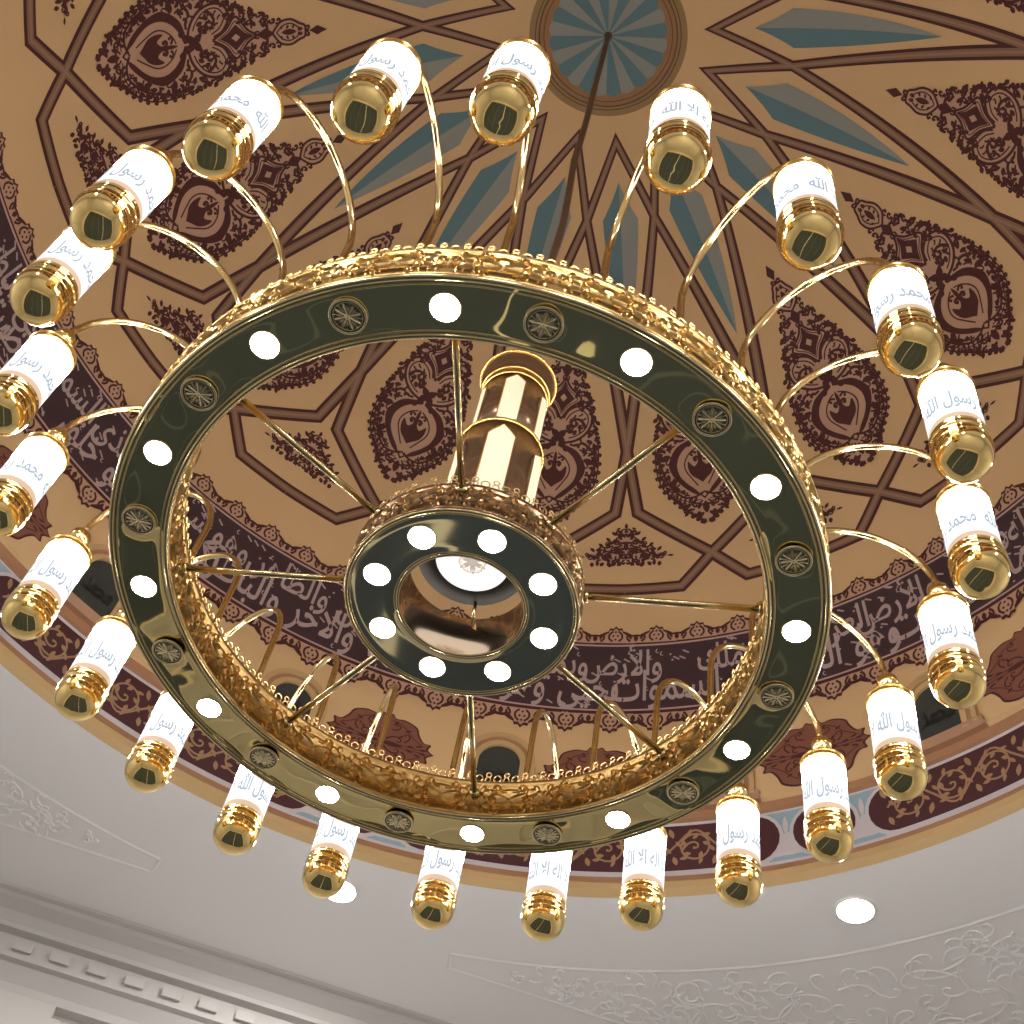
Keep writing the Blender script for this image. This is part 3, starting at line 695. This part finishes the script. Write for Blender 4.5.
def relief_panels(mb, r, inward, n, z0, z1, seed=1):
    """n panels of mirrored scrolls raised on a vertical band of radius r"""
    W = 2 * PI * r / n; H = z1 - z0; d = Draw(); h = H * .5
    def C(x, y, a, l, t, w=.0085): d.curl(x * W, y * H, a, l * H, t, w, 'embossr', 0, ridge=True, n=12)
    def hf():
        for s in (1, -1):
            C(.02, .05 * s, s * .7, 1.5, -s * 5.2); C(.20, .04 * s, s * .9, 1.3, s * 5.0); C(.28, s * .10, s * .2, 1.2, s * 5.4); C(.10, s * .28, s * .3, .9, s * 4.6); C(.36, s * .05, s * 1.2, .8, -s * 4.4)
            C(.04, s * .30, -s * .2, .7, s * 4.5, .004); C(.18, s * .32, -s * .4, .8, -s * 4.5, .004)
            d.leaf(.30 * W, s * .30 * H, s * .6, .2 * H, .012, 'embossr', 0)
            d.stroke(cr([(.0, s * .40 * H), (.2 * W, s * .36 * H), (.33 * W, s * .38 * H), (.41 * W, s * .2 * H), (.45 * W, 0)], 5), .004, 'embossr', 0, ridge=True)
        d.leaf(.0, 0, 0, .34 * H, .02, 'embossr', 0)
    d.mirrored(hf); bk = bake(d, 0)
    for i in range(n):
        a0 = 2 * PI * (i + .5) / n
        def mp(x, y, l, z):
            rr = r + (1 if not inward else -1) * (.0008 + .0065 * z); a = a0 + x / r; return (rr * math.cos(a), rr * math.sin(a), (z0 + z1) / 2 + y)
        place(mb, bk, mp, False)
def crest(mb, r, z, n, s=1.):
    """pierced lace of little rings and buds standing on a band"""
    for i in range(n):
        a = 2 * PI * i / n; ca, sa = math.cos(a), math.sin(a)
        def ring(zc, rr, w, m=10):
            pts = [(r * ca - sa * rr * math.cos(t), r * sa + ca * rr * math.cos(t), zc + rr * 1.15 * math.sin(t)) for t in [2 * PI * q / m for q in range(m + 1)]]
            mb.tube(pts, w, 'lace', 4, caps=False)
        if i % 2: ring(z + .010 * s, .0085 * s, .0022); ring(z + .029 * s, .0075 * s, .0022)
        else: ring(z + .014 * s, .011 * s, .0024)
def band(name, r, inward, n, H, crn):
    b = MB(); t = .004 * (-1 if inward else 1)
    b.lathe([(r, .002), (r + t, .006), (r + t, .016), (r, .020), (r, H - .026), (r + t, H - .022), (r + t * 1.5, H - .012), (r + t, H - .002), (r - t, H), (r - t, .002)], 'emboss', 192, closed=True)
    relief_panels(b, r, inward, n, .022, H - .028)
    o = b.build(name, CH)
    return o
band('outer_embossed_band', RO, False, 24, BH, 0); band('inner_embossed_band', RI, True, 24, BH, 0)
b = MB(); crest(b, RO - .003, BH, 210, 1.2); b.build('outer_lace_crest', CH)
b = MB(); crest(b, RI + .003, BH, 176, 1.2); b.build('inner_lace_crest', CH)
b = MB(); b.lathe([(RI + .004, BH - .006), (RO - .004, BH - .006)], 'bronze', 96); b.build('ring_top_plate', CH)
b = MB(); b.lathe([(.975, BH - .003), (.978, BH + .004), (1.05, BH + .004), (1.053, BH - .003)], 'strip', 128); tag(b.build('added_fill_strip', CH), 'unseen glowing strip added on top of the ring to brighten the dome')  # added fill light, hidden above the ring, that brightens the dome

# LED spots on a ring: bezel and lens
def spot_meshes(r):
    a = MB(); a.lathe([(r + .004, .004), (r + .004, -.001), (r + .002, -.0025), (r, -.0015), (r, .0)], 'edge', 28)
    l = MB(); l.lathe([(r, -.0015), (r * .6, -.003), (.0001, -.0035)], 'spot', 28)
    return a.mesh('spot_bezel'), l.mesh('spot_lens')
sm = spot_meshes(.040)
def spot(r, az, z=0.):
    a = math.radians(az); o = empty('led_spotlight', CH, (r * math.cos(a), r * math.sin(a), z)); link('bezel', sm[0], o); link('lens', sm[1], o)
for i in range(12): spot(1.0, 30 * i, .001)
# rosettes
rb = MB(); rb.lathe([(.0001, -.0016), (.052, -.0016)], 'rosdark', 28)
rb.lathe([(.0495 + .0042 * math.cos(q * PI / 3), -.003 + .0042 * math.sin(q * PI / 3)) for q in range(6)], 'rosette', 36, closed=True)
rb.lathe([(.0405 + .0018 * math.cos(q * PI / 2), -.003 + .0018 * math.sin(q * PI / 2)) for q in range(4)], 'rosette', 36, closed=True)
d = Draw()
for q in range(8):
    a = q * PI / 4; d.leaf(.004 * math.cos(a), .004 * math.sin(a), a, .036, .016, 'rosette', 0)
    d.stroke([(.0, .0), (.037 * math.cos(a), .037 * math.sin(a))], .0055, 'rosette', 0, ridge=True)
    d.stroke([(.016 * math.cos(a + .39), .016 * math.sin(a + .39)), (.041 * math.cos(a + .39), .041 * math.sin(a + .39))], .004, 'rosette', 0, ridge=True)
place(rb, bake(d, 0), lambda x, y, l, z: (x, y, -.0028 - .0035 * z)); rb.ball((0, 0, -.003), .006, 'rosette', 10, 6)
rme = rb.mesh('rosette')
for i in range(12):
    a = math.radians(14.9 + 30 * i); o = link('rosette', rme, CH); o.location = (1.0 * math.cos(a), 1.0 * math.sin(a), -.002); o.rotation_euler = (0, 0, a)

# hub ring
HI, HO, HZ = .192, .360, .008
dented('hub_bottom_plate', HI + .006, HO - .006, HZ, 'hubmir', 240, 14, [], .0022, 8.1)
b = MB()
for r, w in ((HI + .004, .006), (HO - .005, .007), (HI + .014, .0022), (HO - .016, .0022)):
    b.lathe([(r + w * math.cos(q * PI / 4), HZ + w * .8 * math.sin(q * PI / 4)) for q in range(8)], 'edge', 128, closed=True)
b.build('hub_edge_moulding', CH)
b = MB(); t = .004
b.lathe([(HO, .01), (HO + t, .014), (HO + t, .022), (HO, .026), (HO, .120), (HO + t, .124), (HO + t, .138), (HO - t, .14), (HO - t, .01)], 'bronze', 96, closed=True)
M['embb'] = mat('embossed_bronze', (.50, .34, .18), .3, 1.); 
n0 = len(b.f); relief_panels(b, HO, False, 10, .026, .12); b.mats = ['bronze', 'embb'] if b.mats[1:] == ['embossr'] else b.mats
b.build('hub_embossed_band', CH)
b = MB(); crest(b, HO - .002, .14, 70, 1.2); b.build('hub_lace_crest', CH)
b = MB(); b.lathe([(HI, HZ + .002), (HI, .185), (HI + .004, .19), (HI + .010, .185), (HI + .010, HZ + .004)], 'tubein', 96)
b.build('hub_inner_tube', CH)
for i in range(8): spot(.272, -23.0 + 45 * i, HZ + .001)
# spokes
for i in range(8):
    a = math.radians(.3 + 45 * i); b = MB()
    b.tube([(HO * math.cos(a), HO * math.sin(a), .10), (RI * math.cos(a), RI * math.sin(a), .10)], .0105, 'edge', 12)
    for r, s in ((HO + .006, 1), (RI - .006, -1)): b.tube([(r * math.cos(a), r * math.sin(a), .10), ((r + s * .012) * math.cos(a), (r + s * .012) * math.sin(a), .10)], .018, 'edge', 12)
    b.build('spoke', CH)

# central tower
b = MB()
b.lathe([(.118, .238), (.179, .238), (.181, .246), (.178, .256), (.10, .262)], 'dark', 64)
b.build('tower_bottom_flange', CH)
b = MB(); b.lathe([(.118, .236), (.06, .235), (.0001, .235)], 'disc', 48)
d = Draw()
for q in range(6):
    a = q * PI / 3; d.leaf(0, 0, a, .05, .02, 'discp', 0); d.curl(.03 * math.cos(a), .03 * math.sin(a), a + .6, .05, 4.2, .006, 'discp', 0); d.curl(.03 * math.cos(a), .03 * math.sin(a), a - .6, .05, -4.2, .006, 'discp', 0)
place(b, bake(d, 0), lambda x, y, l, z: (x, y, .2335)); b.build('patterned_light_disc', CH)
for i in range(4):   # struts from the hub tube up to the tower
    a = math.radians(22 + 90 * i + 157); b = MB()
    b.tube([((HI + .004) * math.cos(a), (HI + .004) * math.sin(a), .17), (.165 * math.cos(a), .165 * math.sin(a), .245)], .006, 'edge', 8); b.build('strut', CH)
def tier(name, r, z0, z1, n, wd, a0):
    root = empty(name, CH)
    b = MB(); b.lathe([(r - .02, z0), (r, z0 + .002), (r, z1 - .002), (r - .03, z1)], 'bronze', 72); b.build('shell', root)
    for i in range(n):
        c = a0 + 2 * PI * i / n; h = z1 - z0; p = MB(); f = MB()
        out = [(-1, .10), (0, .035), (1, .10), (1, .86), (0, .955), (-1, .86)]
        def mp(x, y, rr): a = c + x * wd / 2; return (rr * math.cos(a), rr * math.sin(a), z0 + h * y)
        xs = [-1 + q / 4 for q in range(9)]
        lo = lambda x: .035 + (.10 - .035) * abs(x); hi = lambda x: .955 - (.955 - .86) * abs(x)
        v = [mp(x, g(x), r + .003) for x in xs for g in (lo, hi)]
        p.add(v, [(2 * q, 2 * q + 1, 2 * q + 3, 2 * q + 2) for q in range(8)], 'panel'); p.build('lit_panel', root)
        loop = [mp(x, lo(x), r + .003) for x in xs] + [mp(x, hi(x), r + .003) for x in xs[::-1]]
        f.tube(loop + [loop[0], loop[1]], .0028, 'gold2', 5, caps=False); f.build('panel_frame', root)
    return root
tier('lower_lantern_tier', .150, .26, .862, 5, math.radians(37), math.radians(9))
tier('upper_lantern_tier', .124, .892, 1.255, 5, math.radians(35), math.radians(8))
b = MB()
def tor(r, z, w, k='gold2'): b.lathe([(r + w * math.cos(q * PI / 4), z + w * math.sin(q * PI / 4)) for q in range(8)], k, 72, closed=True)
tor(.153, .866, .006); tor(.150, .878, .005); b.lathe([(.150, .87), (.150, .884), (.124, .894)], 'gold2', 72); b.build('middle_gold_rim', CH)
b = MB(); tor(.127, 1.256, .006); b.lathe([(.124, 1.256), (.128, 1.27), (.131, 1.285)], 'gold2', 72); tor(.131, 1.289, .005)
b.lathe([(.131, 1.29), (.136, 1.305), (.140, 1.34), (.143, 1.37), (.146, 1.385)], 'bronze', 72); tor(.147, 1.385, .006)
b.lathe([(.149, 1.39), (.12, 1.41), (.05, 1.43), (.02, 1.46)], 'bronze', 72); b.build('top_gold_cap', CH)
# cable to the apex of the dome
b = MB(); zs = [1.44 + (6.325 - 1.44) * i / 16 for i in range(17)]
KX = {4: .010, 5: .018, 6: .010, 8: -.012, 9: -.004}
b.tube([(KX.get(i, 0) * .5, KX.get(i, 0), z) for i, z in enumerate(zs)], .018, 'cable', 10)
b.lathe([(.0001, 6.29), (.022, 6.295), (.028, 6.31), (.03, 6.328)], 'cable', 24); b.build('suspension_cable', CH)

# lanterns: cap, glass, lettering, collar, finial (local z=0 at the centre of the rounded bottom cap)
cap = MB(); R0 = .0815
pr = [(.0001, -.0795)] + [(R0 * math.sin(t) ** .82, -.0795 * math.cos(t) ** .9 if math.cos(t) > 0 else 0) for t in [PI / 2 * q / 12 for q in range(1, 12)]]
cap.lathe(pr + [(R0 + .0005, 0)], 'gold', 48)
cap.lathe([(R0 + .0005, 0), (R0 + .002, .003), (R0 + .0005, .007), (R0 - .002, .009), (R0 - .002, .030), (R0 + .001, .033), (R0 + .0015, .037), (R0, .041), (R0 - .003, .043), (R0 - .003, .056), (R0 - .0005, .059), (R0 - .002, .063), (R0 - .005, .065), (.05, .065)], 'gold', 48)
cap_me = cap.mesh('bottom_cap')
pe = MB(); pe.lathe([(.0765, .064), (.0775, .067), (.0775, .088), (.0765, .090)], 'peach', 48); pe_me = pe.mesh('peach_band')
gl = MB(); gl.lathe([(.0768, .089), (.0768, .222)], 'glass', 48); gl.lathe([(.0768, .222), (.0768, .318)], 'glasshot', 48); gl_me = gl.mesh('glass_cylinder')
tcap = MB(); tcap.lathe([(.05, .316), (R0 - .003, .316), (R0, .319), (R0, .324), (R0 - .002, .327), (R0 - .003, .338), (R0, .341), (R0 - .001, .346), (R0 - .006, .350), (.068, .358), (.055, .368), (.036, .377), (.024, .384), (.018, .392)], 'gold2', 48)
tc_me = tcap.mesh('top_collar')
fin = MB(); fin.lathe([(.018, .390), (.022, .396), (.018, .402)], 'gold2', 24); fin.ball((0, 0, .434), .038, 'gold', 24, 14); fin_me = fin.mesh('finial_ball')
# lettering wrapped round the glass
tv, tf, tw = text2d(chr(0xFDF2) + ' ' + shape('رسول') + ' ' + shape('محمد') + '  ' + chr(0xFDF2) + ' ' + shape('الا') + ' ' + shape('اله') + ' ' + shape('لا'), 0.018)
vs, fs = refine(tv, tf, .14)
lt = MB(); ys = [v[1] for v in vs]; sy = .068 / .72; circ_ = 2 * PI
def wrap(x, y): a = x / tw * circ_ * .97; rr = .0783; return (rr * math.cos(a), rr * math.sin(a), .136 + y * sy * 1.0)
lt.add([wrap(x, y) for x, y, _ in vs], fs, 'letter'); lt_me = lt.mesh('lettering')
LAMPS = [(5.8, 1.501), (22.6, 1.499), (37.3, 1.506), (52.8, 1.506), (66.6, 1.506), (82.0, 1.511), (98.0, 1.522), (113.9, 1.530), (128.0, 1.535), (142.6, 1.530), (156.9, 1.517), (171.1, 1.528), (186.7, 1.514), (202.8, 1.5), (217.0, 1.486), (232.7, 1.478), (247.4, 1.476), (261.7, 1.481), (277.9, 1.472), (293.2, 1.470), (309.5, 1.488), (321.9, 1.499), (337.1, 1.5), (352.7, 1.5)]
# share of the text (0..1 along the ring, Muhammad about .30, Rasul .2, Allah .08, La ilaha illa .75) that faces the camera
FACE = [.25, .72, .58, .36, .17, .50, .27, .12, .20, .26, .80, .82, .24, .25, .13, .28, .24, .25, .47, .32, .32, .31, .58, .33]
for i, (az, r) in enumerate(LAMPS):
    a = math.radians(az); x, y = r * math.cos(a), r * math.sin(a)
    view = math.atan2(CP[1] - y, CP[0] - x)
    lan = empty('lantern', CH, (x, y, .075), view - FACE[i] * circ_ * .97)
    link('bottom_cap', cap_me, lan); link('peach_band', pe_me, lan); link('glass_cylinder', gl_me, lan); link('lettering', lt_me, lan); link('top_collar', tc_me, lan); link('finial_ball', fin_me, lan)
    b = MB(); rr = (r - 1.0) / 2; pts = [(1.0, BH - .004), (1.0, .25), (1.0, .36), (1.0, .46)] + [(1.0 + rr - rr * math.cos(t), .52 + (.255) * math.sin(t)) for t in [PI * q / 18 for q in range(0, 19)]]
    b.tube([(p * math.cos(a), p * math.sin(a), z) for p, z in pts], .0115, 'arm', 12)
    b.lathe([(.022, 0), (.022, .010), (.014, .016), (.0121, .03)], 'gold2', 16, c=(math.cos(a), math.sin(a), BH - .006))
    b.build('curved_arm', CH)
